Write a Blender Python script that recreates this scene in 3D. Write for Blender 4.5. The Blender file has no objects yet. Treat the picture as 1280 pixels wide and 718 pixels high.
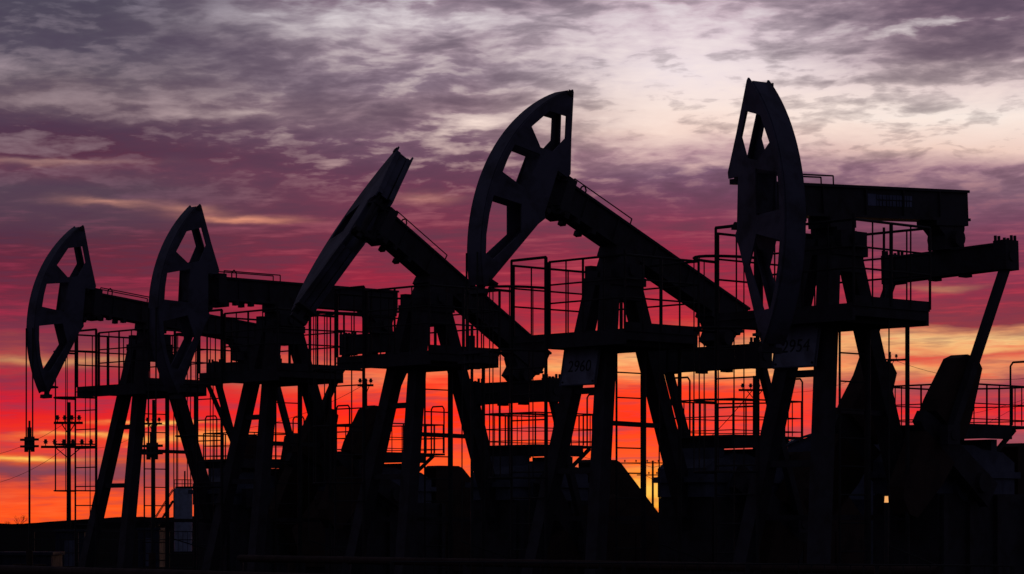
import bpy, bmesh, math, random
from mathutils import Vector, Matrix
from mathutils.geometry import tessellate_polygon
random.seed(7)
R = math.radians
S = bpy.context.scene
COL = S.collection

# ------------------------------------------------------------------ camera
FPX, YH, EYE = 3404.0, 657.4, 1.6            # focal length and horizon in 1280-wide pixels, eye height
cam = bpy.data.cameras.new('camera')
cam.sensor_width = 36
cam.lens = 36 * FPX / 1280
cam.shift_y = (YH - 359) / 1280
cam.clip_end = 30000
co = bpy.data.objects.new('camera', cam)
COL.objects.link(co)
co.location = (0, 0, EYE)
co.rotation_euler = (R(90), 0, 0)
S.camera = co
S.view_settings.view_transform = 'Standard'
S.view_settings.look = 'None'
S.view_settings.exposure = 0
S.view_settings.gamma = 1

def at(px, py, d):
    """point seen at pixel (px, py) of the photograph at depth d"""
    return Vector(((px - 640) * d / FPX, d, EYE + (YH - py) * d / FPX))

# ------------------------------------------------------------------ sky (world)
SUN_AZ, SUN_EL = R(3.3), R(1.0)
W = bpy.data.worlds.new('World')
S.world = W
W.use_nodes = True
NT = W.node_tree
NT.nodes.clear()

class G:
    """tiny node-graph helper"""
    def __init__(s, nt): s.nt = nt
    def sock(s, v, inp):
        if isinstance(v, bpy.types.NodeSocket): s.nt.links.new(v, inp)
        else: inp.default_value = v
    def m(s, op, a, b=0.0, c=None, clamp=False):
        n = s.nt.nodes.new('ShaderNodeMath'); n.operation = op; n.use_clamp = clamp
        s.sock(a, n.inputs[0]); s.sock(b, n.inputs[1])
        if c is not None: s.sock(c, n.inputs[2])
        return n.outputs[0]
    def xyz(s, x, y, z=0.0):
        n = s.nt.nodes.new('ShaderNodeCombineXYZ')
        s.sock(x, n.inputs[0]); s.sock(y, n.inputs[1]); s.sock(z, n.inputs[2])
        return n.outputs[0]
    def noise(s, vec, scale=1.0, detail=5.0, rough=0.55, dist=0.0):
        n = s.nt.nodes.new('ShaderNodeTexNoise'); n.noise_dimensions = '3D'
        s.sock(vec, n.inputs['Vector']); n.inputs['Scale'].default_value = scale
        n.inputs['Detail'].default_value = detail; n.inputs['Roughness'].default_value = rough
        n.inputs['Distortion'].default_value = dist
        return n.outputs['Fac']
    def ramp(s, fac, stops):
        n = s.nt.nodes.new('ShaderNodeValToRGB'); s.sock(fac, n.inputs[0])
        cr = n.color_ramp
        while len(cr.elements) > 1: cr.elements.remove(cr.elements[-1])
        for i, (p, c) in enumerate(sorted(stops, key=lambda q: q[0])):
            e = cr.elements[0] if i == 0 else cr.elements.new(p)
            e.position = p; e.color = (*c, 1)
        return n.outputs[0]
    def mix(s, f, a, b, mode='MIX'):
        n = s.nt.nodes.new('ShaderNodeMix'); n.data_type = 'RGBA'; n.blend_type = mode
        s.sock(f, n.inputs[0]); s.sock(a, n.inputs[6]); s.sock(b, n.inputs[7])
        return n.outputs[2]
    def smooth(s, v, a, b):
        n = s.nt.nodes.new('ShaderNodeMapRange'); n.interpolation_type = 'SMOOTHSTEP'
        s.sock(v, n.inputs[0]); n.inputs[1].default_value = a; n.inputs[2].default_value = b
        return n.outputs[0]
    def blob(s, su, se, x, y, rx, ry, amp):
        """soft bank of cloud (or gap) centred on photograph direction x, y"""
        cx, cy = (x - 640) / 640, (YH - y) / YH
        dx = s.m('MULTIPLY', s.m('SUBTRACT', su, cx), 640 / rx)
        dy = s.m('MULTIPLY', s.m('SUBTRACT', se, cy), YH / ry)
        r2 = s.m('ADD', s.m('MULTIPLY', dx, dx), s.m('MULTIPLY', dy, dy))
        return s.m('MULTIPLY', s.m('POWER', 2.718, s.m('MULTIPLY', r2, -1.0)), amp)

def lin(c):
    return tuple((v / 255 / 12.92) if v / 255 <= .04045 else ((v / 255 + .055) / 1.055) ** 2.4 for v in c)

g = G(NT)
tc = NT.nodes.new('ShaderNodeTexCoord').outputs['Generated']
sep = NT.nodes.new('ShaderNodeSeparateXYZ'); NT.links.new(tc, sep.inputs[0])
dx_, dy_, dz_ = sep.outputs
az = g.m('ARCTAN2', dx_, dy_)
el = g.m('ARCSINE', dz_)
su = g.m('DIVIDE', az, math.atan(640 / FPX))           # -1 .. 1 across the photograph
se = g.m('DIVIDE', el, math.atan(YH / FPX))            # 0 at the horizon, 1 at its top edge
# cloud-deck coordinates: rows of cloud close up towards the horizon
den = g.m('ADD', g.m('MAXIMUM', se, 0.0), 0.30)
px_ = g.m('DIVIDE', su, den)
py_ = g.m('DIVIDE', 1.0, den)
big = g.noise(g.xyz(g.m('MULTIPLY', px_, 1.5), g.m('MULTIPLY', py_, 3.2), 3.1), 1.0, 4, .5, .2)
shear = g.m('ADD', se, g.m('MULTIPLY', su, -.02))
wav = g.noise(g.xyz(g.m('MULTIPLY', su, 5.0), g.m('MULTIPLY', se, 9.0), 2.2), 1.0, 3, .5)
swv = g.m('ADD', shear, g.m('MULTIPLY', g.m('SUBTRACT', wav, .5), .035))
mid = g.noise(g.xyz(g.m('MULTIPLY', su, 5.2), g.m('MULTIPLY', swv, 21.0), 7.7), 1.0, 5, .54, .15)
puff = g.noise(g.xyz(g.m('MULTIPLY', su, 12.0), g.m('MULTIPLY', swv, 40.0), 4.4), 1.0, 4, .5, .1)
fine = g.noise(g.xyz(g.m('MULTIPLY', su, 30.0), g.m('MULTIPLY', swv, 140.0), 1.3), 1.0, 4, .55, 0)
streak = g.noise(g.xyz(g.m('MULTIPLY', su, 4.0), g.m('MULTIPLY', shear, 46.0), 5.5), 1.0, 4, .5, 0)
thin = g.noise(g.xyz(g.m('MULTIPLY', su, 13.0), g.m('MULTIPLY', shear, 150.0), 8.5), 1.0, 4, .55, .1)
warp = g.m('ADD', g.m('MULTIPLY', g.m('SUBTRACT', big, .5), .07), g.m('MULTIPLY', g.m('SUBTRACT', mid, .5), .06))
sw = g.m('ADD', se, warp)

def col(stops):
    return g.ramp(sw, [(max(0, (YH - y) / YH), lin(c)) for y, c in stops])
cl = col([(-2, (70, 68, 88)), (40, (73, 68, 88)), (70, (78, 72, 92)), (105, (98, 88, 102)), (130, (106, 89, 102)), (150, (90, 72, 90)),
          (168, (70, 44, 73)), (195, (78, 36, 67)), (218, (94, 54, 80)), (242, (76, 60, 82)), (275, (78, 56, 80)), (300, (82, 42, 70)),
          (335, (102, 37, 68)), (380, (114, 42, 72)), (420, (126, 54, 82)), (448, (170, 84, 88)), (470, (152, 56, 80)), (500, (206, 64, 82)), (530, (228, 70, 78)),
          (555, (222, 72, 76)), (578, (205, 84, 62)), (592, (122, 56, 76)), (608, (204, 64, 58)), (630, (250, 78, 34)), (656, (255, 84, 24))])
cc = col([(-2, (142, 122, 140)), (30, (176, 162, 174)), (60, (158, 140, 154)), (100, (134, 116, 134)), (140, (142, 118, 132)), (170, (112, 84, 108)),
          (200, (90, 54, 86)), (235, (102, 48, 82)), (275, (114, 46, 80)), (315, (124, 46, 80)), (350, (154, 47, 80)), (395, (186, 54, 84)),
          (425, (212, 68, 86)), (450, (244, 122, 104)), (466, (246, 138, 110)), (485, (252, 100, 92)), (510, (255, 80, 86)), (550, (255, 82, 76)), (600, (254, 92, 52)), (656, (250, 94, 36))])
cr_ = col([(-2, (188, 166, 180)), (40, (214, 196, 206)), (90, (236, 222, 226)), (140, (246, 226, 218)), (165, (240, 212, 202)), (190, (178, 142, 154)),
           (215, (118, 88, 116)), (250, (104, 62, 96)), (285, (126, 54, 90)), (330, (160, 48, 84)), (390, (192, 54, 82)), (420, (236, 118, 104)),
           (442, (255, 206, 148)), (468, (254, 180, 128)), (490, (246, 94, 90)), (530, (254, 82, 84)), (570, (252, 90, 66)), (598, (252, 140, 42)), (622, (254, 182, 50)), (640, (236, 100, 40)), (656, (205, 70, 40))])
ce = col([(-2, (116, 96, 116)), (35, (118, 99, 118)), (70, (164, 142, 154)), (110, (222, 202, 202)), (150, (246, 232, 224)), (190, (236, 204, 192)),
          (212, (154, 118, 136)), (245, (124, 94, 116)), (285, (122, 76, 106)), (325, (130, 60, 94)), (365, (146, 54, 86)), (398, (136, 58, 80)),
          (412, (228, 160, 126)), (424, (252, 208, 154)), (434, (250, 190, 140)), (448, (214, 104, 100)), (464, (238, 156, 122)), (484, (160, 82, 96)), (518, (224, 68, 84)), (548, (150, 78, 98)), (600, (210, 80, 80)), (656, (190, 70, 70))])
base = g.mix(g.smooth(su, -.85, -.15), cl, cc)
base = g.mix(g.smooth(su, -.12, .35), base, cr_)
base = g.mix(g.smooth(su, .38, .85), base, ce)
# banks and gaps that can be told apart
sb = g.m('ADD', se, g.m('MULTIPLY', warp, .7))
def blobs(lst):
    t = 0.0
    for b in lst: t = g.m('ADD', t, g.blob(su, sb, *b))
    return t
bl = blobs([(20, 96, 60, 12, .6), (150, 128, 90, 10, .30), (225, 146, 40, 7, .7), (330, 140, 60, 5, .3), (100, 30, 160, 26, -.18), (240, 75, 130, 14, -.2), (300, 20, 60, 9, .35), (225, 28, 22, 6, .35), (290, 52, 90, 22, -.20),
          (450, 26, 110, 18, .42), (390, 112, 80, 20, -.30), (545, 55, 50, 12, -.42), (500, 135, 110, 12, -.40), (590, 150, 60, 14, .40), (640, 100, 70, 8, -.3),
          (680, 10, 80, 12, -.42), (965, 70, 50, 10, -.55), (1080, 22, 70, 9, -.40), (1250, 10, 110, 16, -.50), (1185, 66, 100, 12, -.52), (1255, 52, 80, 24, -.50), (1130, 78, 80, 10, -.42), (1050, 103, 110, 7, -.34), (1210, 26, 50, 5, .30),
          (1180, 98, 90, 10, -.32), (1150, 137, 30, 8, -.42), (1010, 60, 70, 9, -.32), (870, 205, 50, 7, .35), (880, 150, 60, 9, .2), (60, 590, 130, 5, -.55), (300, 602, 160, 4, -.45), (1230, 548, 110, 8, -.45), (1190, 490, 80, 6, -.40), (560, 545, 120, 4, -.30), (730, 535, 90, 4, -.35), (170, 505, 120, 4, -.30), (70, 430, 160, 8, -.30)])
gold = blobs([(300, 272, 60, 4.5, .8), (130, 256, 50, 5, .40), (235, 262, 40, 5, .35), (530, 245, 40, 6, .25), (60, 208, 90, 4, .25), (30, 573, 55, 3.5, .95), (190, 528, 60, 3, .75), (130, 548, 90, 3.5, .65), (60, 452, 110, 6, .35),
              (700, 460, 60, 7, .4), (250, 545, 60, 5, .4), (1220, 440, 60, 5, .5), (1130, 462, 60, 4, .4), (832, 612, 85, 12, 1.3), (800, 585, 90, 5, .3), (1180, 357, 40, 4, .30)])
hi = g.smooth(se, .52, .68)                                    # broken cloud above, thin streaks below
n_hi = g.m('ADD', g.m('ADD', g.m('MULTIPLY', g.m('SUBTRACT', mid, .5), 2.1), g.m('MULTIPLY', g.m('SUBTRACT', g.smooth(puff, .36, .64), .5), .80)), g.m('MULTIPLY', g.m('SUBTRACT', fine, .5), 1.0))
n_lo = g.m('ADD', g.m('ADD', g.m('MULTIPLY', g.m('SUBTRACT', streak, .52), 2.9), g.m('MULTIPLY', g.m('SUBTRACT', thin, .52), 2.3)), g.m('MULTIPLY', g.m('SUBTRACT', puff, .5), 1.0))
nz = g.m('ADD', g.m('MULTIPLY', g.m('ADD', g.m('MULTIPLY', n_hi, hi), g.m('MULTIPLY', n_lo, g.m('SUBTRACT', 1.0, hi))), .62), bl)
pos = g.m('MAXIMUM', nz, 0.0, clamp=True)
neg = g.m('MAXIMUM', g.m('MULTIPLY', nz, -1.0), 0.0)
neg = g.m('MULTIPLY', g.m('SUBTRACT', 1.0, g.m('POWER', 2.718, g.m('MULTIPLY', neg, -1.7))), .95)
gp = g.m('MULTIPLY', gold, g.m('ADD', .55, g.m('MULTIPLY', fine, .9)), clamp=True)
bright = g.ramp(se, [(0, lin((255, 120, 50))), (.10, lin((255, 104, 62))), (.2, lin((255, 92, 80))), (.32, lin((240, 84, 94))), (.45, lin((214, 84, 106))), (.60, lin((184, 112, 126))), (.75, lin((252, 228, 216))), (1, lin((242, 236, 240)))])
brl = g.ramp(se, [(0, lin((255, 110, 50))), (.12, lin((255, 92, 60))), (.2, lin((240, 78, 76))), (.32, lin((196, 62, 88))), (.45, lin((190, 70, 100))), (.62, lin((120, 84, 108))), (.78, lin((164, 142, 148))), (1, lin((136, 128, 146)))])
bright = g.mix(g.smooth(su, -.75, -.1), brl, bright)
darkc = g.ramp(se, [(0, lin((170, 60, 60))), (.1, lin((110, 62, 90))), (.3, lin((120, 50, 84))), (.5, lin((70, 44, 78))), (.7, lin((64, 46, 76))), (1, lin((62, 56, 82)))])
goldc = g.ramp(se, [(0, lin((255, 190, 60))), (.15, lin((255, 200, 110))), (.34, lin((255, 214, 150))), (.58, lin((236, 160, 136))), (.8, lin((250, 215, 200)))])
sky = g.mix(g.m('MULTIPLY', pos, 1.05, clamp=True), base, bright)
sky = g.mix(g.m('MULTIPLY', neg, g.m('ADD', .92, g.m('MULTIPLY', hi, .06)), clamp=True), sky, darkc)
sky = g.mix(gp, sky, goldc)
hs = NT.nodes.new('ShaderNodeHueSaturation')                   # the low belt of the sunset is deeper in colour
low = g.m('SUBTRACT', 1.0, g.smooth(se, .50, .72))
NT.links.new(g.m('ADD', 1.0, g.m('MULTIPLY', g.m('MULTIPLY', low, g.smooth(se, .04, .26)), .10)), hs.inputs['Saturation'])
NT.links.new(g.m('SUBTRACT', 1.0, g.m('MULTIPLY', g.m('MULTIPLY', low, g.smooth(se, .22, .42)), .16)), hs.inputs['Value'])
NT.links.new(sky, hs.inputs['Color']); sky = hs.outputs[0]
# away from the sunset the sky falls to dusk blue, overhead to grey cloud
up = g.smooth(se, 1.05, 2.6)
back = g.smooth(g.m('ABSOLUTE', az), R(14), R(75))
dusk = g.ramp(g.m('DIVIDE', el, R(90)), [(0, (.052, .048, .078)), (.2, (.046, .047, .080)), (1, (.036, .040, .066))])
sky = g.mix(up, sky, (.05, .045, .065, 1))
sky = g.mix(back, sky, dusk)
sky = g.mix(g.smooth(se, -.6, -.02), (.01, .008, .010, 1), sky)
nish = NT.nodes.new('ShaderNodeTexSky')
nish.sky_type = 'NISHITA'; nish.sun_disc = False
nish.sun_elevation = SUN_EL; nish.sun_rotation = SUN_AZ
bg1 = NT.nodes.new('ShaderNodeBackground'); NT.links.new(sky, bg1.inputs[0]); bg1.inputs[1].default_value = 1.0
bg2 = NT.nodes.new('ShaderNodeBackground'); NT.links.new(nish.outputs[0], bg2.inputs[0]); bg2.inputs[1].default_value = 0.004
add = NT.nodes.new('ShaderNodeAddShader')
NT.links.new(bg1.outputs[0], add.inputs[0]); NT.links.new(bg2.outputs[0], add.inputs[1])
wo = NT.nodes.new('ShaderNodeOutputWorld'); NT.links.new(add.outputs[0], wo.inputs[0])

sl = bpy.data.lights.new('sun', 'SUN'); sl.energy = 0.08; sl.angle = R(0.5); sl.color = (1, .55, .28)
so = bpy.data.objects.new('sun', sl); COL.objects.link(so)
sd = Vector((math.sin(SUN_AZ) * math.cos(SUN_EL), math.cos(SUN_AZ) * math.cos(SUN_EL), math.sin(SUN_EL)))
so.rotation_euler = sd.to_track_quat('Z', 'Y').to_euler()
so.location = (0, 0, 30)

# ------------------------------------------------------------------ materials
def mat(name, c, c2=None, rough=.6, metal=0.0, scale=3.0, bump=.15, spec=.2):
    m = bpy.data.materials.new(name); m.use_nodes = True
    nt = m.node_tree; h = G(nt)
    b = nt.nodes['Principled BSDF']
    o = nt.nodes.new('ShaderNodeTexCoord').outputs['Object']
    n = h.noise(o, scale, 6, .6, .4)
    c2 = c2 or tuple(v * .55 for v in c)
    nt.links.new(h.ramp(n, [(.32, c2), (.55, c), (1, tuple(min(1, v * 1.15) for v in c))]), b.inputs['Base Color'])
    nt.links.new(h.ramp(n, [(.2, (rough + .12,) * 3), (.8, (rough - .1,) * 3)]), b.inputs['Roughness'])
    b.inputs['Metallic'].default_value = metal
    b.inputs['Specular IOR Level'].default_value = spec
    bp = nt.nodes.new('ShaderNodeBump'); bp.inputs['Strength'].default_value = bump
    bp.inputs['Distance'].default_value = .02
    nt.links.new(h.noise(o, scale * 9, 4, .6), bp.inputs['Height']); nt.links.new(bp.outputs[0], b.inputs['Normal'])
    return m
M = dict(
    steel=mat('dark_painted_steel', (.040, .034, .042), (.028, .020, .020), .68),
    head=mat('pale_blue_grey_head_paint', (.088, .080, .115), (.046, .038, .046), .6, scale=2.2),
    rust=mat('rust_brown_steel', (.050, .026, .020), (.028, .016, .014), .8),
    rail=mat('weathered_rail_paint', (.030, .026, .028), None, .7),
    gear=mat('blue_grey_gearbox_paint', (.085, .09, .13), (.05, .05, .07), .6),
    sign=mat('white_sign_enamel', (.21, .21, .28), (.13, .12, .15), .55, scale=4),
    ink=mat('black_sign_lettering', (.02, .02, .03), None, .6),
    faded=mat('faded_white_lettering', (.14, .15, .24), None, .7),
    concrete=mat('weathered_concrete', (.10, .095, .09), None, .9),
    soil=mat('dark_trodden_soil', (.020, .017, .016), (.012, .010, .010), .95, scale=.4, spec=0),
    wood=mat('tarred_wood', (.022, .018, .016), None, .85),
    ceramic=mat('brown_insulator_glaze', (.04, .03, .03), None, .4),
    cable=mat('steel_cable', (.03, .03, .03), None, .6),
    tank=mat('pale_tank_paint', (.22, .24, .32), (.15, .16, .2), .55),
    hill=mat('far_hill_scrub', (.010, .008, .009), None, .95, scale=.01, spec=0),
    leaf=mat('bare_twigs', (.020, .015, .014), None, .9),
    cabin=mat('grey_blue_cabin_sheet', (.04, .04, .06), (.025, .025, .04), .75, spec=.05),
)
glow_m = bpy.data.materials.new('warm_sky_glow'); glow_m.use_nodes = True  # emissive colour of the added glow spot, in place of sky
_b = glow_m.node_tree.nodes['Principled BSDF']
_b.inputs['Base Color'].default_value = (.8, .5, .25, 1)
_b.inputs['Emission Color'].default_value = (1, .45, .14, 1); _b.inputs['Emission Strength'].default_value = .9

# ------------------------------------------------------------------ mesh helpers
class MB:
    def __init__(s): s.bm = bmesh.new()
    def box(s, a, b, mtx=None):
        c = [(a[i] + b[i]) / 2 for i in range(3)]; d = [max(abs(b[i] - a[i]), 1e-4) for i in range(3)]
        m = Matrix.Translation(c) @ Matrix.Diagonal((*d, 1))
        bmesh.ops.create_cube(s.bm, size=1, matrix=(mtx @ m) if mtx else m)
        return s
    def bar(s, p, q, w, h=None, up=(0, 0, 1)):
        """square bar from p to q"""
        p, q = Vector(p), Vector(q); h = h or w
        z = (q - p); L = z.length; z = z.normalized()
        y = Vector(up)
        if abs(y.dot(z)) > .98: y = Vector((1, 0, 0))
        x = y.cross(z).normalized(); y = z.cross(x)
        m = Matrix((x, y, z)).transposed().to_4x4(); m.translation = (p + q) / 2
        bmesh.ops.create_cube(s.bm, size=1, matrix=m @ Matrix.Diagonal((w, h, L, 1)))
        return s
    def tube(s, p, q, r, n=8, r2=None):
        p, q = Vector(p), Vector(q); z = q - p
        m = z.to_track_quat('Z', 'Y').to_matrix().to_4x4(); m.translation = (p + q) / 2
        bmesh.ops.create_cone(s.bm, cap_ends=True, segments=n, radius1=r, radius2=r if r2 is None else r2, depth=z.length, matrix=m)
        return s
    def path(s, pts, r, n=6):
        for a, b in zip(pts, pts[1:]): s.tube(a, b, r, n)
        return s
    def prism(s, pts, holes, fn, t0, t1):
        """flat polygon (with holes) given thickness; fn(x, y, t) -> 3D"""
        loops = [pts] + holes
        flat = [Vector((x, y, 0)) for l in loops for x, y in l]
        tris = tessellate_polygon([[Vector((x, y, 0)) for x, y in l] for l in loops])
        va = [s.bm.verts.new(fn(v.x, v.y, t0)) for v in flat]; vb = [s.bm.verts.new(fn(v.x, v.y, t1)) for v in flat]
        for t in tris:
            s.bm.faces.new([va[i] for i in t]); s.bm.faces.new([vb[i] for i in reversed(t)])
        k = 0
        for l in loops:
            n = len(l)
            for i in range(n):
                j = (i + 1) % n
                s.bm.faces.new((va[k + i], va[k + j], vb[k + j], vb[k + i]))
            k += n
        return s
    def build(s, name, m, parent=None):
        bmesh.ops.recalc_face_normals(s.bm, faces=s.bm.faces)
        me = bpy.data.meshes.new(name); s.bm.to_mesh(me); s.bm.free()
        me.materials.append(m)
        o = bpy.data.objects.new(name, me); COL.objects.link(o)
        if parent: o.parent = parent
        return o

def tag(o, label, cat, group=None):
    o['label'] = label; o['category'] = cat
    if group: o['group'] = group
    return o
def empty(name, loc, rz=0.0):
    o = bpy.data.objects.new(name, None); COL.objects.link(o)
    o.location = loc; o.rotation_euler = (0, 0, rz); o.empty_display_size = .3
    return o
def kind(o, k): o['kind'] = k; return o
def text_mesh(body, size, name, m, parent, mtx):
    c = bpy.data.curves.new(name, 'FONT'); c.body = body; c.size = size; c.align_x = 'CENTER'; c.align_y = 'CENTER'
    c.extrude = .002
    t = bpy.data.objects.new(name, c); COL.objects.link(t)
    bpy.context.view_layer.update()
    me = bpy.data.meshes.new_from_object(t.evaluated_get(bpy.context.evaluated_depsgraph_get()))
    bpy.data.objects.remove(t); bpy.data.curves.remove(c)
    me.materials.clear(); me.materials.append(m)
    o = bpy.data.objects.new(name, me); COL.objects.link(o); o.parent = parent; o.matrix_local = mtx
    return o

# ------------------------------------------------------------------ setting
gm = MB(); gm.box((-9000, -200, -.5), (9000, 12000, 0))
kind(gm.build('ground', M['soil']), 'structure')

def ridge(name, d, prof, depth):
    b = bmesh.new(); rows = []
    for i in range(len(prof)):
        px, py = prof[i]
        p = at(px, py, d)
        rows.append([b.verts.new((p.x, d - depth, -1)), b.verts.new((p.x, d - depth * .45, max(.4, p.z * .62))), b.verts.new(p), b.verts.new((p.x, d + depth, -1))])
    for r0, r1 in zip(rows, rows[1:]):
        for k in range(3): b.faces.new((r0[k], r1[k], r1[k + 1], r0[k + 1]))
    for r in (rows[0], rows[-1]): b.faces.new(r)
    o = MB(); o.bm.free(); o.bm = b
    return kind(o.build(name, M['hill']), 'structure')
random.seed(3)
pr = []
ctrl = [(-500, 654), (-100, 656), (0, 656), (50, 656), (72, 656), (95, 653), (120, 650), (150, 647), (176, 646), (215, 648), (260, 645), (330, 647), (480, 646), (640, 644), (760, 643), (830, 641), (870, 642), (1000, 645), (1200, 648), (1400, 648), (1800, 652)]
for (x0, y0), (x1, y1) in zip(ctrl, ctrl[1:]):
    n = max(2, int((x1 - x0) / 3))
    for k in range(n): pr.append((x0 + (x1 - x0) * k / n, y0 + (y1 - y0) * k / n + random.choice((0, 0, .3, -.8, -1.6)) * random.uniform(.4, 1.3)))
ridge('far_hills', 1900, pr, 420)

# ------------------------------------------------------------------ pump jack
HP = EYE + 4.323                       # pivot height
RA, HC, A1, A2, HW = 3.009, (.243, .012), 48.97, -33.35, .17   # head arc: radius, centre, end angles, half width
RF = RA + HC[0]                        # where the cables hang
QE, WE, EL = 2.80, -.33, 1.115         # equalizer joint on the beam
QC, WC, RC, LP = 2.45, -3.65, 1.25, 3.1   # crank shaft, crank radius, pitman length
YAW = R(42.94)
XZ = lambda y0: (lambda u, w, t: (u, y0 + t, w))

def arc(a0, a1, r, n): return [(HC[0] + r * math.cos(R(a0 + (a1 - a0) * k / n)), HC[1] + r * math.sin(R(a0 + (a1 - a0) * k / n))) for k in range(n + 1)]

def horse_head(par, closed=False):
    out = arc(A2, A1, RA - .012, 26) + [(2.18, 2.24), (1.93, 1.50), (1.72, .95), (1.74, .86), (2.0, .86), (2.0, .08), (1.95, .0), (2.06, -.16), (2.70, -1.60)]
    ha = [(2.81, 1.25), (2.55, 1.68), (2.17, 1.79), (2.05, 1.44), (2.22, 1.10), (2.50, 1.03)]
    hb = [(3.10, .26), (3.08, .52), (3.03, .80), (2.46, .92), (2.50, .24)]
    hc = [(3.13, -.18), (3.10, -.50), (3.03, -.84), (2.92, -1.13), (2.74, -1.14), (2.34, -.46), (2.52, -.03)]
    rim = MB(); o = arc(A2 + .6, A1 - 1.8, RA, 30); i = arc(A2 + .6, A1 - 1.8, RA - .05, 30)
    rim.prism(o + i[::-1], [], XZ(0), -HW + .016, HW - .016)
    rim.box((2.03, -HW + .016, .12), (2.07, HW - .016, .84)); rim.box((2.42, -HW + .016, .28), (2.45, HW - .016, .86))
    for a_, b_ in (((2.185, 2.16), (1.75, .97)), ((2.09, -.19), (2.70, -1.52))):
        for sy in (-1, 1): rim.bar((a_[0], sy * (HW - .052), a_[1]), (b_[0], sy * (HW - .052), b_[1]), .072, .03, up=(1, 0, .35 if a_[1] > 0 else -.4))
    if closed:                                            # rear cover plates above and below the beam
        for a_, b_, up in (((2.16, 2.12), (1.78, .97), (1, 0, .35)), ((2.10, -.19), (2.70, -1.50), (1, 0, -.4))):
            rim.bar((a_[0] + .03, 0, a_[1]), (b_[0] + .03, 0, b_[1]), 2 * HW - .20, .02, up=up)
    hd = rim.build('horse_head', M['head'], par)
    for sy in (-1, 1):
        MB().prism(out, ([hb] if sy > 0 else []) if closed else [ha, hb, hc], XZ(sy * HW), -.014, .014).build('side_plate', M['head'], hd)
    h = MB()
    for w in (.16, .86): h.tube((1.92, -.17, w), (1.92, .17, w), .05, 10)
    h.tube((1.90, 0, .02), (1.90, 0, .94), .05, 10); h.box((1.86, -.12, .10), (2.028, .12, .17)); h.box((1.86, -.12, .77), (2.028, .12, .84))
    h.build('hinge_bracket', M['steel'], hd)
    MB().box((2.19, HW + .015, 2.14), (2.30, HW + .035, 2.22)).build('lifting_lug', M['steel'], hd)
    tp = MB(); tp.box((2.62, -HW, -1.74), (2.72, HW, -1.66)); tp.box((2.5, -HW - .03, -1.5), (2.7, HW + .03, -1.46)); tp.box((2.62, -.05, -1.66), (2.70, .05, -1.5))
    tp.build('cable_clamp', M['steel'], hd)
    return hd

def walking_beam(par, mark):
    b = MB()
    b.box((-3.14, -.16, .37), (1.79, .16, .78))
    b.box((-3.145, -.20, .775), (1.795, .20, .817)); b.box((-3.145, -.20, .329), (1.795, .20, .372))
    for x in (-2.4, -1.5, -.6, .4, 1.2): b.box((x - .012, -.195, .372), (x + .012, .195, .775))
    for x in (.85, 1.25): b.box((x, -.23, .24), (x + .08, -.1, .33)); b.box((x, .1, .24), (x + .08, .23, .33))
    wb = b.build('walking_beam', M['steel'], par)
    for y in (-.12, .12):
        r = MB(); r.path([(1.55, y, .81), (1.55, y, .95), (.08, y, .95), (.08, y, .81)], .012); r.box((1.52, y - .03, .81), (1.58, y + .03, .85))
        r.build('beam_handrail', M['rail'], wb)
    e = MB(); e.box((1.56, -.225, .28), (1.76, .225, .88)); e.box((1.70, -.12, .20), (1.85, .12, .30)); e.box((1.70, -.12, .85), (1.85, .12, .93))
    e.box((1.50, -.22, .20), (1.72, .22, .31)); e.tube((1.66, -.30, .24), (1.66, .30, .24), .04, 8)
    e.path([(1.30, .05, .81), (1.30, .05, .93), (1.24, .05, .99), (1.18, .05, .93), (1.18, .05, .81)], .014)
    e.build('head_mount', M['steel'], wb)
    t = MB(); t.prism([(-3.02, .33), (-2.34, .33), (-2.40, .20), (-2.52, .10), (-2.50, -.12), (-3.00, -.12), (-2.98, .10), (-3.02, .2)], [], XZ(0), -.17, .17)
    t.box((-3.08, -.2, .25), (-2.28, .2, .33)); t.tube((-2.76, -.28, .05), (-2.76, .28, .05), .13, 12)
    t.build('tail_bearing', M['steel'], wb)
    c = MB(); c.box((-.30, -.22, .17), (.30, .22, .33)); c.tube((0, -.46, 0), (0, .46, 0), .10, 12); c.box((-.2, -.26, -.12), (.2, .26, .18))
    c.build('centre_bearing', M['steel'], wb)
    if mark:                                              # faded stencilled band on the near side: an emblem and two worn rows
        k = MB(); k.box((-.86, .162, .52), (-.66, .166, .70)); x = -.875
        for n_ in range(11):
            w_ = .045 + .02 * (n_ % 3)
            k.box((x - w_, .162, .62), (x, .166, .69)); k.box((x - w_ * .85, .162, .52), (x, .166, .60)); x -= w_ + .016
        k.build('stencilled_marking', M['faded'], wb)
    return wb

def equalizer(par, t, roll=0.0):
    C = (-QE * math.cos(t) - WE * math.sin(t), HP - QE * math.sin(t) + WE * math.cos(t))
    b = MB(); b.box((-.13, -EL + .12, -.17), (.13, EL - .12, .19))
    b.box((-.155, -EL + .1, .175), (.155, EL - .1, .21)); b.box((-.155, -EL + .1, -.20), (.155, EL - .1, -.165))
    for y in (-.28, .32): b.box((-.1, y - .06, -.25), (.1, y + .06, -.198))
    e = b.build('equalizer_beam', M['steel'], par); e.location = (C[0], 0, C[1]); e.rotation_euler = (R(roll), 0, 0)
    for sy in (-1, 1):
        k = MB(); y = sy * EL
        k.box((-.165, y - .12, -.22), (.165, y + .12, .24)); k.tube((0, y - .14, 0), (0, y + .14, 0), .09, 10)
        for dx in (-.13, -.04, .05, .14):
            for dy in (-.09, .08): k.tube((dx, y + dy, .22), (dx, y + dy, .27 + .05 * ((dx > 0) ^ (dy > 0))), .026, 6)
        k.build('end_block', M['steel'], e)
    return C

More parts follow.
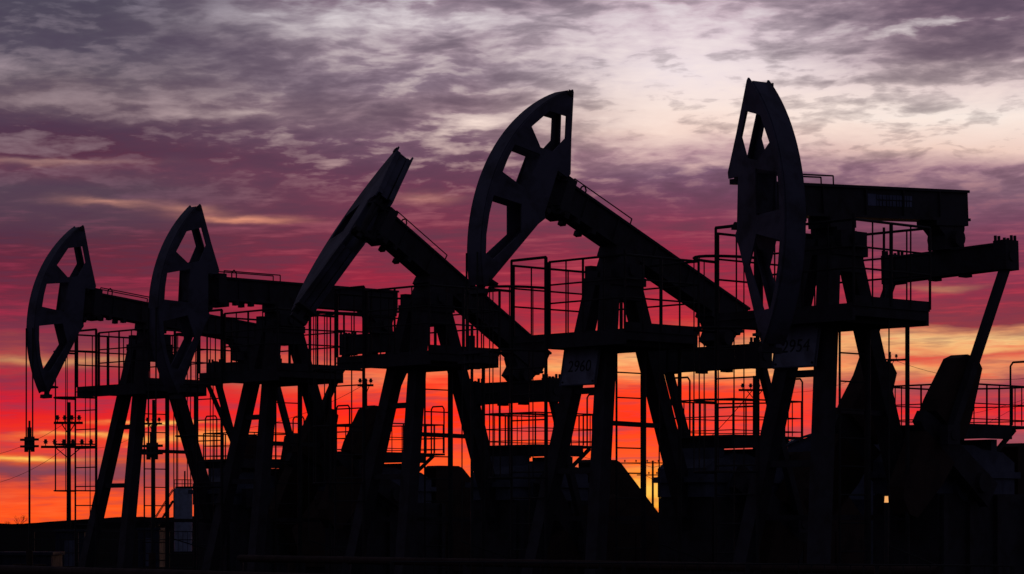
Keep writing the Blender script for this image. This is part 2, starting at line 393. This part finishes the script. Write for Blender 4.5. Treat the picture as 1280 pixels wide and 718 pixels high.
def pump_jack(pos, tilt, branch, label, swing=0.0, number=None, mark=False, bridle=True, knees=False, sag=0.0, closed=False, pin=(1.90, 0.0), eq_roll=0.0):
    t = R(tilt)
    J = empty('pump_jack', (pos[0], pos[1], 0), R(180) + YAW)
    tag(J, label, 'pump jack', 'pump jacks standing in a row')
    BM = Matrix.Translation((0, 0, HP)) @ Matrix.Rotation(-t, 4, 'Y')
    wb = walking_beam(J, mark); wb.matrix_local = BM
    hd = horse_head(J, closed)
    HM = BM
    if swing:
        hp = Matrix.Translation((pin[0], pin[1], 0)); hg = Matrix.Translation((1.90, 0, 0))        # the head turns on an upright pin at the beam's end
        HM = BM @ hp @ Matrix.Rotation(R(-sag), 4, 'Y') @ Matrix.Rotation(R(swing), 4, 'Z') @ hg.inverted()
        x = MB(); x.box((1.72, -.13, .12), (pin[0] + .05, .13, .20)); x.box((1.72, -.13, .78), (pin[0] + .05, .13, .86)); x.tube((pin[0], pin[1], .02), (pin[0], pin[1], .98), .05, 10)
        x.box((1.70, -.15, .14), (1.80, .15, .84)); x.build('swivel_arm', M['steel'], wb)
    hd.matrix_local = HM
    E = equalizer(J, t, eq_roll)
    # crank position from the beam angle
    ex, ez = E; cx, cz = -QC, HP + WC
    d = math.hypot(ex - cx, ez - cz); d = min(max(d, abs(LP - RC) + 1e-3), LP + RC - 1e-3)
    a = (RC * RC - LP * LP + d * d) / (2 * d); h = math.sqrt(max(0, RC * RC - a * a))
    ux, uz = (ex - cx) / math.hypot(ex - cx, ez - cz), (ez - cz) / math.hypot(ex - cx, ez - cz)
    c1 = (cx + a * ux + h * uz, cz + a * uz - h * ux); c2 = (cx + a * ux - h * uz, cz + a * uz + h * ux)
    pin = max(c1, c2) if branch > 0 else min(c1, c2)          # +1 pin on the well side, -1 pin to the rear
    dxn, dzn = (pin[0] - cx) / RC, (pin[1] - cz) / RC
    for sy in (-1, 1):
        p = MB(); y = sy * EL
        p.bar((ex, y, ez - .1), (pin[0], y, pin[1]), .13, .12, up=(0, 1, 0))
        p.tube((pin[0], y - sy * .30, pin[1]), (pin[0], y + sy * .09, pin[1]), .08, 10)
        p.box((pin[0] - .15, y - .075, pin[1] - .15), (pin[0] + .15, y + .075, pin[1] + .15))
        p.build('pitman_arm', M['steel'], J)
        fn = lambda r, e, th, sy=sy, b=branch: (cx + r * dxn - b * e * dzn, sy * .84 + th, cz + r * dzn + b * e * dxn)
        k = MB(); k.prism([(-.35, -.22), (1.55, -.16), (1.75, -.10), (1.75, .10), (1.55, .16), (-.35, .22)], [], fn, -.08, .08)
        k.tube((cx, sy * .60, cz), (cx, sy * 1.0, cz), .16, 12)
        ck = k.build('crank', M['steel'], J)
        for es in (1, -1):
            poly = [(1.62, .19), (1.64, .40), (1.60, 1.20), (1.48, 1.36), (1.24, 1.46), (1.06, 1.40), (.84, .60), (.80, .19)]
            MB().prism([(r_, e_ * es) for r_, e_ in poly], [], fn, -.16, .16).build('counterweight', M['rust'], ck)
    # samson post: two front legs, one rear leg
    def lp(w, which):
        if which == 0: return (.25 - .19 * w, -(.154 - .118 * w), HP + w)
        if which == 1: return (.25 - .19 * w, (.154 - .118 * w), HP + w)
        return (-(.31 - .357 * w), 0, HP + w)
    for q in (0, 1, 2):
        l = MB(); wd = .26 if q < 2 else .29
        l.bar(lp(-.02, q), lp(-HP + .32, q), wd, wd * .9, up=(1, 0, 0))
        f = lp(-HP + .32, q); l.box((f[0] - .24, f[1] - .2, .45), (f[0] + .24, f[1] + .2, .53))
        l.build('post_leg', M['steel'], J)
    b = MB(); b.box((-.42, -.34, HP - .26), (.42, .34, HP - .12)); b.box((-.3, -.42, HP - .14), (.3, -.27, HP + .10)); b.box((-.3, .27, HP - .14), (.3, .42, HP + .10))
    b.box((-.36, -.3, HP - .5), (.36, .3, HP - .26))
    b.build('post_cap', M['steel'], J)
    for w in (-2.05, -3.4):
        a_, c_ = Vector(lp(w, 0)), Vector(lp(w, 1))
        MB().bar(a_, c_, .13, .10).build('cross_brace', M['steel'], J)
    for w, q in ((-2.6, 1), (-4.2, 1), (-4.2, 0)): MB().bar(lp(w, q), lp(w, 2), .08).build('side_brace', M['steel'], J)
    # work platform round the post
    PW = HP - 1.10
    p = MB(); X0, X1, Y0, Y1 = -.66, 1.10, -1.35, 1.33
    p.box((X0, Y0, PW - .03), (X1, Y1, PW + .01))
    for x in (X0 + .03, X1 - .03): p.box((x - .03, Y0, PW - .24), (x + .03, Y1 - .02, PW - .031))
    for y in (Y0 + .03, -.45, .45, Y1 - .05): p.box((X0 + .061, y - .03, PW - .17), (X1 - .061, y + .03, PW - .032))
    p.box((X0 + .1, Y1 - .30, PW - .25), (X1 - .1, Y1 - .22, PW - .171)); p.box((X0, Y0, PW + .01), (X0 + .012, Y1, PW + .12)); p.box((X0 + .012, Y1 - .012, PW + .01), (X1, Y1, PW + .12))
    pf = p.build('work_platform', M['steel'], J)
    for (c, l_, w) in (((X1 - .1, Y0 + .15), 0, -2.75), ((X0 + .05, Y1 - .3), 2, -2.3)):
        if knees: MB().bar((c[0], c[1], PW - .2), lp(w, l_), .07).build('knee_brace', M['steel'], pf)
    r = MB(); zt = PW + 1.22
    posts = [(X1, -.46), (X1, .35), (X1, Y1), (.25, Y1), (X0, Y1), (X0, .45), (X0, -.5), (X0, Y0), (.25, Y0), (X1, Y0)]
    for i, (x, y) in enumerate(posts): r.tube((x, y, PW), (x, y, zt if i not in (2, 5) else zt + .08), .021 if i % 3 else .03, 6)
    for (xa, ya), (xb, yb) in zip(posts, posts[1:]):
        if abs(ya - yb) + abs(xa - xb) > .7: r.tube(((xa + xb) / 2, (ya + yb) / 2, PW), ((xa + xb) / 2, (ya + yb) / 2, PW + 1.22), .013, 6)
    for z, rr in ((zt, .02), (PW + .83, .015), (PW + .52, .015)):
        pts = [(x, y, z) for x, y in posts if not (abs(x) < .5 and z > PW + 2)]
        r.path(pts, rr)
    r.build('platform_railing', M['rail'], pf)
    # caged ladder at the front, far side, and plain ladder on the near side
    l = MB(); yl, yr, xf = -1.33, -.48, X1 + .06
    l.tube((xf, yl, .6), (xf, yl, PW + 1.3), .021); l.tube((xf, yr, .6), (xf, yr, PW + 1.3), .030)
    l.tube((xf, yl, PW + 1.3), (xf, yr, PW + 1.3), .025)
    z = .75
    while z < PW: l.tube((xf, yl, z), (xf, yr, z), .013, 6); z += .44
    ld = l.build('ladder', M['rail'], J)
    c = MB(); cyc = (yl + yr) / 2
    def hp(a, z): return (xf + .82 * math.sin(a), cyc + .43 * math.cos(a), z)
    for z in (PW + .78, PW - .28, PW - 1.35, PW - 2.42):
        c.path([hp(R(a), z) for a in range(0, 181, 15)], .022 if z > PW - 1 else .016)
    for a in (20, 55, 90, 125, 160): c.tube(hp(R(a), PW - 2.42), hp(R(a), PW + .78), .010, 6)
    c.build('safety_cage', M['rail'], ld)
    l = MB(); yn = .66
    l.tube((-.02, yn, .6), (-.02, yn, PW), .05); l.tube((.62, yn, .6), (.62, yn, PW), .018)
    z = .8
    while z < PW - .2: l.tube((-.02, yn, z), (.62, yn, z), .012, 6); z += .42
    l.build('ladder', M['rail'], J)
    MB().tube((X0 + .06, .95, .4), (X0 + .06, .95, PW - .04), .034, 8).build('support_post', M['rail'], J)
    k = MB(); k.path([(.25, Y1 - .04, PW), (.25, Y1 - .04, 1.3), (-.9, Y1 - .04, 1.0)], .012); k.build('conduit', M['cable'], J)
    k = MB(); k.path([(.75, Y0 + .02, PW), (.75, Y0 + .02, .9)], .011); k.build('conduit', M['cable'], J)
    # base frame, gearbox pedestal, gearbox
    b = MB()
    for y in (-.78, .78): b.box((-6.4, y - .12, .18), (1.9, y + .12, .46))
    for x in (-6.3, -4.6, -3.2, -1.9, -.4, .8, 1.8): b.box((x - .09, -.66, .2), (x + .09, .66, .44))
    b.build('base_frame', M['steel'], J)
    f = MB()
    f.box((-4.1, -.62, .462), (-1.75, .62, 2.10))
    for x in (-4.0, -3.2, -2.5, -1.85): f.box((x - .05, .62, .47), (x + .05, .70, 2.08)); f.box((x - .05, -.70, .47), (x + .05, -.62, 2.08))
    f.build('gearbox_pedestal', M['steel'], J)
    gb = MB(); gb.prism([(-3.75, 2.1), (-1.65, 2.1), (-1.65, 2.60), (-1.85, 2.74), (-2.1, 2.78), (-2.3, 2.86), (-2.7, 2.86), (-2.9, 2.80), (-3.45, 2.76), (-3.75, 2.6)], [], XZ(0), -.58, .58)
    gb.box((-3.85, -.63, 2.35), (-1.55, .63, 2.45)); gb.tube((-QC, -.66, HP + WC), (-QC, .66, HP + WC), .30, 16)
    gb.box((-3.4, -.5, 2.74), (-3.25, .5, 2.965)); gb.box((-2.2, -.5, 2.74), (-2.05, .5, 2.965)); gb.tube((-2.75, .2, 2.78), (-2.75, .2, 2.93), .06, 8)
    gb.build('gearbox', M['gear'], J)
    # service deck over the gearbox
    DZ = HP - 2.74
    dk = MB(); a0, a1, b0, b1 = -3.42, -2.12, -.78, .78
    dk.box((a0, b0, DZ - .04), (a1, b1, DZ))
    for y in (b0 + .03, b1 - .03): dk.box((a0, y - .03, DZ - .22), (a1, y + .03, DZ - .041))
    for x in (a0 + .2, a1 - .2): dk.box((x - .06, b0 + .061, DZ - .2), (x + .06, b1 - .061, DZ - .042))
    dk.box((a0 - .55, .12, DZ - .045), (a0 - .001, b1, DZ - .005)); dk.bar((a0 - .5, .45, DZ - .05), (a0 + .1, .45, DZ - .5), .06)
    deck = dk.build('service_deck', M['steel'], J)
    r = MB(); pp = [(a1, b1), (a1, 0), (a1, b0), ((a0 + a1) / 2, b0), (a0, b0), (a0 - .5, .15), (a0 - .5, b1), (a0, b1), ((a0 + a1) / 2, b1), (a1, b1)]
    for x, y in pp: r.tube((x, y, DZ), (x, y, DZ + .62), .016, 6)
    for (xa, ya), (xb, yb) in zip(pp, pp[1:]): r.tube(((xa + xb) / 2, (ya + yb) / 2, DZ), ((xa + xb) / 2, (ya + yb) / 2, DZ + .62), .010, 6)
    for z in (.62, .32, .08): r.path([(x, y, DZ + z) for x, y in pp], .014 if z > .5 else .009)
    for (x, y0_, y1_) in ((a0 - .52, b1 - .42, b1), (a1 + .02, b0 + .1, b0 + .55)):
        r.path([(x, y0_, DZ), (x, y0_, DZ + .97), (x, y0_ + .05, DZ + 1.03), (x, y1_ - .05, DZ + 1.03), (x, y1_, DZ + .97), (x, y1_, DZ)], .017)
    r.build('deck_railing', M['rail'], deck)
    # belt guard and motor behind the gearbox
    g_ = MB(); g_.prism([(-3.95, .6), (-3.95, HP - 3.06), (-4.05, HP - 3.0), (-4.62, HP - 3.0), (-4.75, HP - 3.05), (-6.0, HP - 4.2), (-6.15, HP - 4.5), (-6.15, .6)], [], XZ(.30), -.2, .2)
    for x in (-4.3, -5.2): g_.box((x - .02, .08, .7), (x + .02, .52, 1.5))
    g_.build('belt_guard', M['rust'], J)
    m_ = MB(); m_.tube((-6.0, -.62, 1.05), (-5.9, .06, 1.05), .34, 16); m_.box((-6.3, -.65, .46), (-4.5, .05, .74)); m_.box((-6.1, -.55, 1.36), (-5.8, -.2, 1.55))
    m_.build('motor', M['gear'], J)
    if number:
        zs = HP - 1.64; xs = .25 + .19 * 1.32 + .19
        sg = MB().box((-.018, -.42, -.33), (.018, .42, .33)).build('number_sign', M['sign'], J)
        rot = Matrix.Rotation(R(-10.5), 4, 'Y')
        sg.matrix_local = Matrix.Translation((xs + .07, -.055, zs)) @ rot
        fr = MB()
        for y in (-.415, .415): fr.box((.018, y - .012, -.33), (.030, y + .012, .33))
        for z in (-.322, .322): fr.box((.018, -.403, z - .010), (.029, .403, z + .010))
        fr.build('sign_rim', M['gear'], sg)
        for y in (-.36, .36):
            for z in (-.27, .27): MB().tube((.018, y, z), (.032, y, z), .018, 8).build('bolt', M['steel'], sg)
        # text reads from the front (+x): its right runs towards +y
        tm = Matrix(((0, 0, 1, .021), (1, 0, 0, 0), (0, 1, 0, -.01), (0, 0, 0, 1)))
        text_mesh(number, .28, 'number', M['ink'], sg, tm)
    if bridle:
        zc = HP - 2.47 + RA * R(tilt - 6)
        b = MB()
        for y in (-.13, .13):
            b.tube((RF + .02, y, zc - .1), (RF + .02, y, HP + .1), .016, 6)
        b.build('bridle_cable', M['cable'], J)
        k = MB(); k.box((RF - .06, -.26, zc - .10), (RF + .10, .26, zc - .05)); k.box((RF - .06, -.26, zc + .05), (RF + .10, .26, zc + .10))
        for y in (-.13, .13): k.tube((RF + .02, y, zc - .2), (RF + .02, y, zc + .14), .045, 8)
        k.tube((RF + .02, 0, zc - .16), (RF + .02, 0, zc + .35), .05, 8)
        k.build('carrier_bar', M['steel'], J)
        MB().tube((RF + .02, 0, 1.0), (RF + .02, 0, zc + .5), .024, 8).build('polished_rod', M['cable'], J)
    return J

JACKS = [
    ((-8.401, 63.157), 5.96, -1, 'farthest pump jack at the left end of the row, two cables hanging from its head', {}),
    ((-4.903, 57.468), .105, 1, 'second pump jack from the left, level beam, arched head facing its well', dict(knees=True)),
    ((-1.629, 51.948), 30.6, -1, 'middle pump jack with its head swung edge-on above a steeply tilted beam', dict(swing=-108, sag=6, pin=(2.03, .06), closed=True, bridle=False)),
    ((1.747, 46.306), 22.62, -1, 'pump jack with raised curved head, tilted beam and the number 2960 on its post', dict(number='2960')),
    ((4.85, 41.174), -3.19, 1, 'nearest pump jack at right, level beam and head swung aside, number sign 2954', dict(number='2954', swing=75, sag=5, pin=(2.07, .06), eq_roll=1.8, mark=True, bridle=False)),
]
for pos, tilt, br, lab, kw in JACKS: pump_jack(pos, tilt, br, lab, **kw)

# foundations and wellheads
near_by = ['the farthest pump jack at the left end', 'the second pump jack from the left', 'the middle pump jack with the edge-on head',
           'the pump jack numbered 2960', 'the pump jack numbered 2954']
cy, sy_ = -math.cos(YAW), -math.sin(YAW)
for i, (pos, tilt, br, lab, kw) in enumerate(JACKS):
    f = MB(); f.box((-6.7, -1.15, -.2), (2.2, 1.15, .178))
    for x in (-5.6, -3.6, -1.6, .4): f.box((x, 1.15, -.1), (x + .6, 1.3, .1))
    o = f.build('concrete_foundation', M['concrete']); o.location = (pos[0], pos[1], 0); o.rotation_euler = (0, 0, R(180) + YAW)
    tag(o, 'low concrete foundation under ' + near_by[i], 'foundation', 'concrete foundations under the pump jacks')
    wx, wy = pos[0] + cy * (RF + .02), pos[1] + sy_ * (RF + .02)
    w = empty('wellhead', (wx, wy, 0), R(180) + YAW)
    tag(w, 'squat black wellhead with valves in front of ' + near_by[i], 'wellhead', 'wellheads in front of the pump jacks')
    b = MB(); b.tube((0, 0, -.1), (0, 0, .55), .11, 12); b.tube((0, 0, .3), (0, 0, .36), .2, 14); b.tube((0, 0, .55), (0, 0, .62), .2, 14); b.tube((0, 0, .62), (0, 0, 1.05), .075, 10)
    b.tube((0, -.5, .45), (0, .5, .45), .05, 8); b.build('well_body', M['rust'], w)
    for sy in (-1, 1):
        v = MB(); v.tube((0, sy * .42, .33), (0, sy * .42, .62), .07, 8); v.tube((0, sy * .42, .7), (0, sy * .42, .74), .14, 14); v.tube((0, sy * .42, .6), (0, sy * .42, .72), .018, 6)
        v.build('gate_valve', M['rust'], w)

# ------------------------------------------------------------------ power poles and wires
POLES = [  # px, top y, depth, arms [(y, half px, insulators)], label
    (86, 503, 120, [(529, 18, 4), (559, 34, 6)], 'thick two-armed power pole beside the ladder of the farthest pump jack'),
    (192, 500, 150, [(530, 11, 3)], 'power pole seen between the legs of the farthest pump jack'),
    (457, 474, 135, [(482, 10, 3), (525, 12, 3)], 'power pole seen left of the legs of the middle pump jack'),
    (816, 576, 300, [(579, 42, 6), (594, 20, 4)], 'small distant power pole with long crossarm under the yellow glow'),
    (943, 470, 140, [(488, 20, 4)], 'power pole behind the railing between the signs 2960 and 2954'),
    (1112, 440, 170, [(450, 12, 3)], 'power pole behind the nearest pump jack, two insulators showing'),
]
tops = []
for px, ty, d, arms, lab in POLES:
    base = at(px, 657, d); base.z = 0; tz = at(px, ty, d).z; s = d / FPX
    p = empty('power_pole', base); tag(p, lab, 'power pole', 'power poles behind the pump jacks')
    r_ = max(.10, 2.6 * s if d < 125 else 1.5 * s)
    MB().tube((0, 0, -.2), (0, 0, tz), r_ * 1.1, 10, r_ * .85).build('pole', M['wood'], p)
    for ay, hw, n in arms:
        z = at(px, ay, d).z; ar = MB(); ar.box((-hw * s, -r_ - .08, z - .055), (hw * s, -r_ + .02, z + .055))
        ar.bar((-hw * s * .5, -r_ - .03, z), (0, -r_ - .03, z - .5), .04); ar.bar((hw * s * .5, -r_ - .03, z), (0, -r_ - .03, z - .5), .04)
        am = ar.build('crossarm', M['wood'], p)
        for k in range(n):
            x = (-1 + 2 * (k + .5) / n) * hw * s
            q = MB(); q.tube((x, -r_ - .03, z + .05), (x, -r_ - .03, z + .2), .022, 6); q.tube((x, -r_ - .03, z + .14), (x, -r_ - .03, z + .34), .085, 8, .06); q.tube((x, -r_ - .03, z + .22), (x, -r_ - .03, z + .25), .11, 8)
            q.build('insulator', M['ceramic'], am)
WIRES = [((-40, 610, 120), (86, 557, 120), .4), ((-40, 574, 121), (86, 526, 121), .35), ((86, 557, 120), (192, 528, 150), .6),
         ((816, 577, 300), (943, 485, 140), 1.5), ((816, 577, 302), (700, 560, 260), .8), ((943, 486, 140), (1112, 448, 170), .9), ((1112, 448, 170), (1330, 466, 150), .8),
         ((1200, 545, 220), (1330, 470, 220), .3), ((1200, 520, 221), (1330, 480, 221), .3), ((192, 528, 150), (457, 480, 135), 1.2)]
wl = ['lowest wire running left off the thick two-armed pole', 'upper wire running left off the thick two-armed pole', 'wire between the two poles beside the farthest pump jack',
      'long sagging wire rising from the small distant pole to the pole behind the railing', 'wire going left from the small distant pole', 'wire from the pole behind the railing to the pole behind the nearest pump jack',
      'wire running right from the pole behind the nearest pump jack', 'steeply rising wire at the right edge, the lower one', 'flatter rising wire at the right edge, the upper one', 'long wire passing behind the second pump jack from the left']
for (a, b, sag), lab in zip(WIRES, wl):
    A, B = at(*a), at(*b); n = 16
    pts = [A.lerp(B, k / n) - Vector((0, 0, sag * 4 * (k / n) * (1 - k / n))) for k in range(n + 1)]
    w = MB(); w.path(pts, .008 * max(1, A.y / 110), 5)
    tag(w.build('power_line', M['cable']), lab, 'power line', 'overhead power lines')

# ------------------------------------------------------------------ tank with stair
d = 170; s = d / FPX
b0 = at(229, 657, d); b0.z = 0
T = empty('storage_tank', b0); tag(T, 'pale upright tank with a railed top seen beside the farthest pump jack', 'tank')
zt = at(229, 611, d).z; rt = 11.5 * s
k = MB(); k.tube((0, 0, 0), (0, 0, zt), rt, 24); k.tube((0, 0, zt), (0, 0, zt + .12), rt * 1.0, 24, rt * .5); k.build('shell', M['tank'], T)
k = MB()
for a in range(0, 360, 45): k.tube((rt * .95 * math.cos(R(a)), rt * .95 * math.sin(R(a)), zt), (rt * .95 * math.cos(R(a)), rt * .95 * math.sin(R(a)), zt + .55), .02, 6)
for z in (.3, .55): k.path([(rt * .95 * math.cos(R(a)), rt * .95 * math.sin(R(a)), zt + z) for a in range(0, 361, 30)], .018)
k.tube((.1, 0, zt), (.1, 0, zt + 1.1), .05, 8); k.build('top_railing', M['rail'], T)
k = MB(); x0 = -rt - .05
k.bar((x0 - 1.75, -.3, .3), (x0, -.3, zt - .75), .07); k.bar((x0 - 1.75, .3, .3), (x0, .3, zt - .75), .07)
k.bar((x0 - 1.75, -.3, 1.1), (x0, -.3, zt - .05), .05); k.bar((x0 - 1.75, .3, 1.1), (x0, .3, zt - .05), .05)
for j in range(12):
    f = (j + .5) / 12; k.box((x0 - 1.75 + 1.75 * f - .09, -.3, .3 + (zt - 1.05) * f), (x0 - 1.75 + 1.75 * f + .09, .3, .33 + (zt - 1.05) * f))
k.build('stair', M['rail'], T)

# ------------------------------------------------------------------ cabins, fence, pipes, added glow spot in the dark foot of the row
def cabin(px, y0, wpx, d, lab, mm='cabin'):
    p = at(px, 657, d); p.z = 0; s = d / FPX; c = empty('equipment_cabin', p); tag(c, lab, 'cabin', 'sheet metal equipment cabins')
    h = at(px, y0, d).z; w = wpx * s / 2
    b = MB(); b.box((-w, -.9, .15), (w, .9, h - .08))
    for i in range(int(w * 2 / .25)): b.box((-w + .1 + i * .25, -.93, .2), (-w + .16 + i * .25, -.9, h - .15))
    b.build('cabin_body', M[mm], c)
    MB().box((-w - .06, -.98, h - .08), (w + .06, .98, h)).build('roof', M[mm], c)
    MB().box((-w * .4, -.955, .2), (w * .4, -.931, h - .35)).build('door', M['gear'], c)
cabin(93, 662, 36, 88, 'low bluish cabin at the foot of the ladder of the farthest pump jack')
cabin(36, 690, 70, 72, 'low dark cabin in the bottom left corner')
cabin(190, 660, 26, 95, 'narrow grey cabin behind the legs of the farthest pump jack')

d = 53; s_ = d / FPX; p = at(1042, 657, d); p.z = 0
AC = empty('arched_shed', p); tag(AC, 'blue grey shed with an arched roof behind the legs of the nearest pump jack', 'shed')
w = 66 * s_; zt_ = at(1042, 539, d).z
roof = [(-w + 2 * w * k / 20, zt_ - .28 * (abs(k - 10) / 10) ** 2) for k in range(21)]
MB().prism([(-w + .04, .1)] + [(x * .97, z - .05) for x, z in roof] + [(w - .04, .1)], [], lambda u, v, t: (u, t, v), -1.1, 1.1).build('shed_body', M['gear'], AC)
MB().prism(roof + [(x, z - .045) for x, z in reversed(roof)], [], lambda u, v, t: (u, t, v), -1.18, 1.18).build('roof', M['gear'], AC)
MB().box((-.45, -1.13, .15), (.45, -1.102, 2.1)).build('door', M['cabin'], AC)

def fence(p0, p1, n, h, lab):
    A, B = Vector(p0), Vector(p1); F = empty('mesh_fence', A); tag(F, lab, 'fence', 'low fences in front of the pump jacks'); D = B - A
    for k in range(n + 1):
        q = D * (k / n); MB().tube((q.x, q.y, 0), (q.x, q.y, h), .03, 6).build('fence_post', M['rail'], F)
    w = MB()
    for z in (.1, .35, .6, .85, 1.0): w.tube((0, 0, h * z), (D.x, D.y, h * z), .012, 5)
    m_ = n * 10
    for k in range(m_): q = D * (k / m_); w.tube((q.x, q.y, .1), (q.x, q.y, h), .006, 4)
    w.build('wire_mesh', M['rail'], F)
fence((-13.0, 74, 0), (-7.6, 70, 0), 4, 1.45, 'wire mesh fence at the left behind the farthest pump jack')
fence((-1.5, 34, 0), (5.6, 30.5, 0), 5, 1.15, 'wire mesh fence across the foot of the two nearest pump jacks')

def pipe(p0, p1, z, r, lab):
    A, B = Vector(p0), Vector(p1); F = empty('pipeline', A); tag(F, lab, 'pipeline', 'pipelines on low supports'); D = B - A
    MB().tube((0, 0, z), (D.x, D.y, z), r, 12).build('pipe', M['rust'], F)
    n = max(2, int(D.length / 3))
    for k in range(n + 1):
        q = D * (k / n); MB().box((q.x - .06, q.y - .06, 0), (q.x + .06, q.y + .06, z - r * .6)).build('pipe_support', M['steel'], F)
pipe((-11.5, 55, 0), (4.0, 33.5, 0), .75, .09, 'long pipeline running in front of all the wellheads')
pipe((-4.6, 46, 0), (5.2, 33.2, 0), 1.05, .06, 'thin raised pipeline in front of the three nearest pump jacks')

p = at(1108, 634, 38.2); p.z = 0  # added glowing bulb and post, in place of sunset sky seen through a gap
Lm = empty('sky_glow_spot', p); tag(Lm, 'small orange glow on an added post, standing in for a sky gap, below the gearbox of the nearest pump jack', 'glow spot')
zl = at(1108, 624, 38.2).z
k = MB(); k.tube((0, 0, 0), (0, 0, zl - .05), .03, 8); k.tube((0, 0, zl + .04), (0, 0, zl + .07), .06, 10); k.build('glow_post', M['rail'], Lm)
k = MB(); k.tube((0, 0, zl - .05), (0, 0, zl + .04), .03, 10, .024); k.build('glow_bulb', glow_m, Lm)

# ------------------------------------------------------------------ bushes and far trees on the skyline
def bush(px, top, d, wpx, lab, seed):
    random.seed(seed)
    p = at(px, 657, d); z0 = 0; p.z = 0; h = at(px, top, d).z; s = d / FPX
    B = empty('bare_tree', p); tag(B, lab, 'tree', 'bare trees on the skyline')
    t = MB(); t.tube((0, 0, 0), (0, 0, h * .45), .02 * h, 6, .012 * h); t.build('trunk', M['leaf'], B)
    c = MB()
    def br(o, dr, L, r, n):
        e = o + dr * L; c.tube(o, e, r, 4, r * .55)
        if n:
            for _ in range(3):
                nd = (dr + Vector((random.uniform(-.7, .7), random.uniform(-.7, .7), random.uniform(-.1, .5)))).normalized(); br(o + dr * L * random.uniform(.5, 1), nd, L * .68, r * .55, n - 1)
    for k in range(5):
        a = R(72 * k + random.uniform(-20, 20)); w = wpx * s / h
        br(Vector((0, 0, h * random.uniform(.25, .45))), Vector((math.cos(a) * w, math.sin(a) * w, .8)).normalized(), h * .27, .010 * h, 3)
    c.build('crown', M['leaf'], B)
for i, (px, top, d, w, lab) in enumerate([(25, 640, 420, 16, 'bare bushy tree on the skyline at the far left'), (10, 650, 500, 8, 'small bare sapling at the left edge of the skyline'),
        (75, 650, 520, 10, 'low bare bush on the skyline left of the thick power pole'), (822, 628, 500, 16, 'bare tree under the yellow glow, left one'),
        (845, 622, 480, 14, 'bare tree under the yellow glow, right beside the leg of pump jack 2960')]):
    bush(px, top, d, w, lab, i + 11)
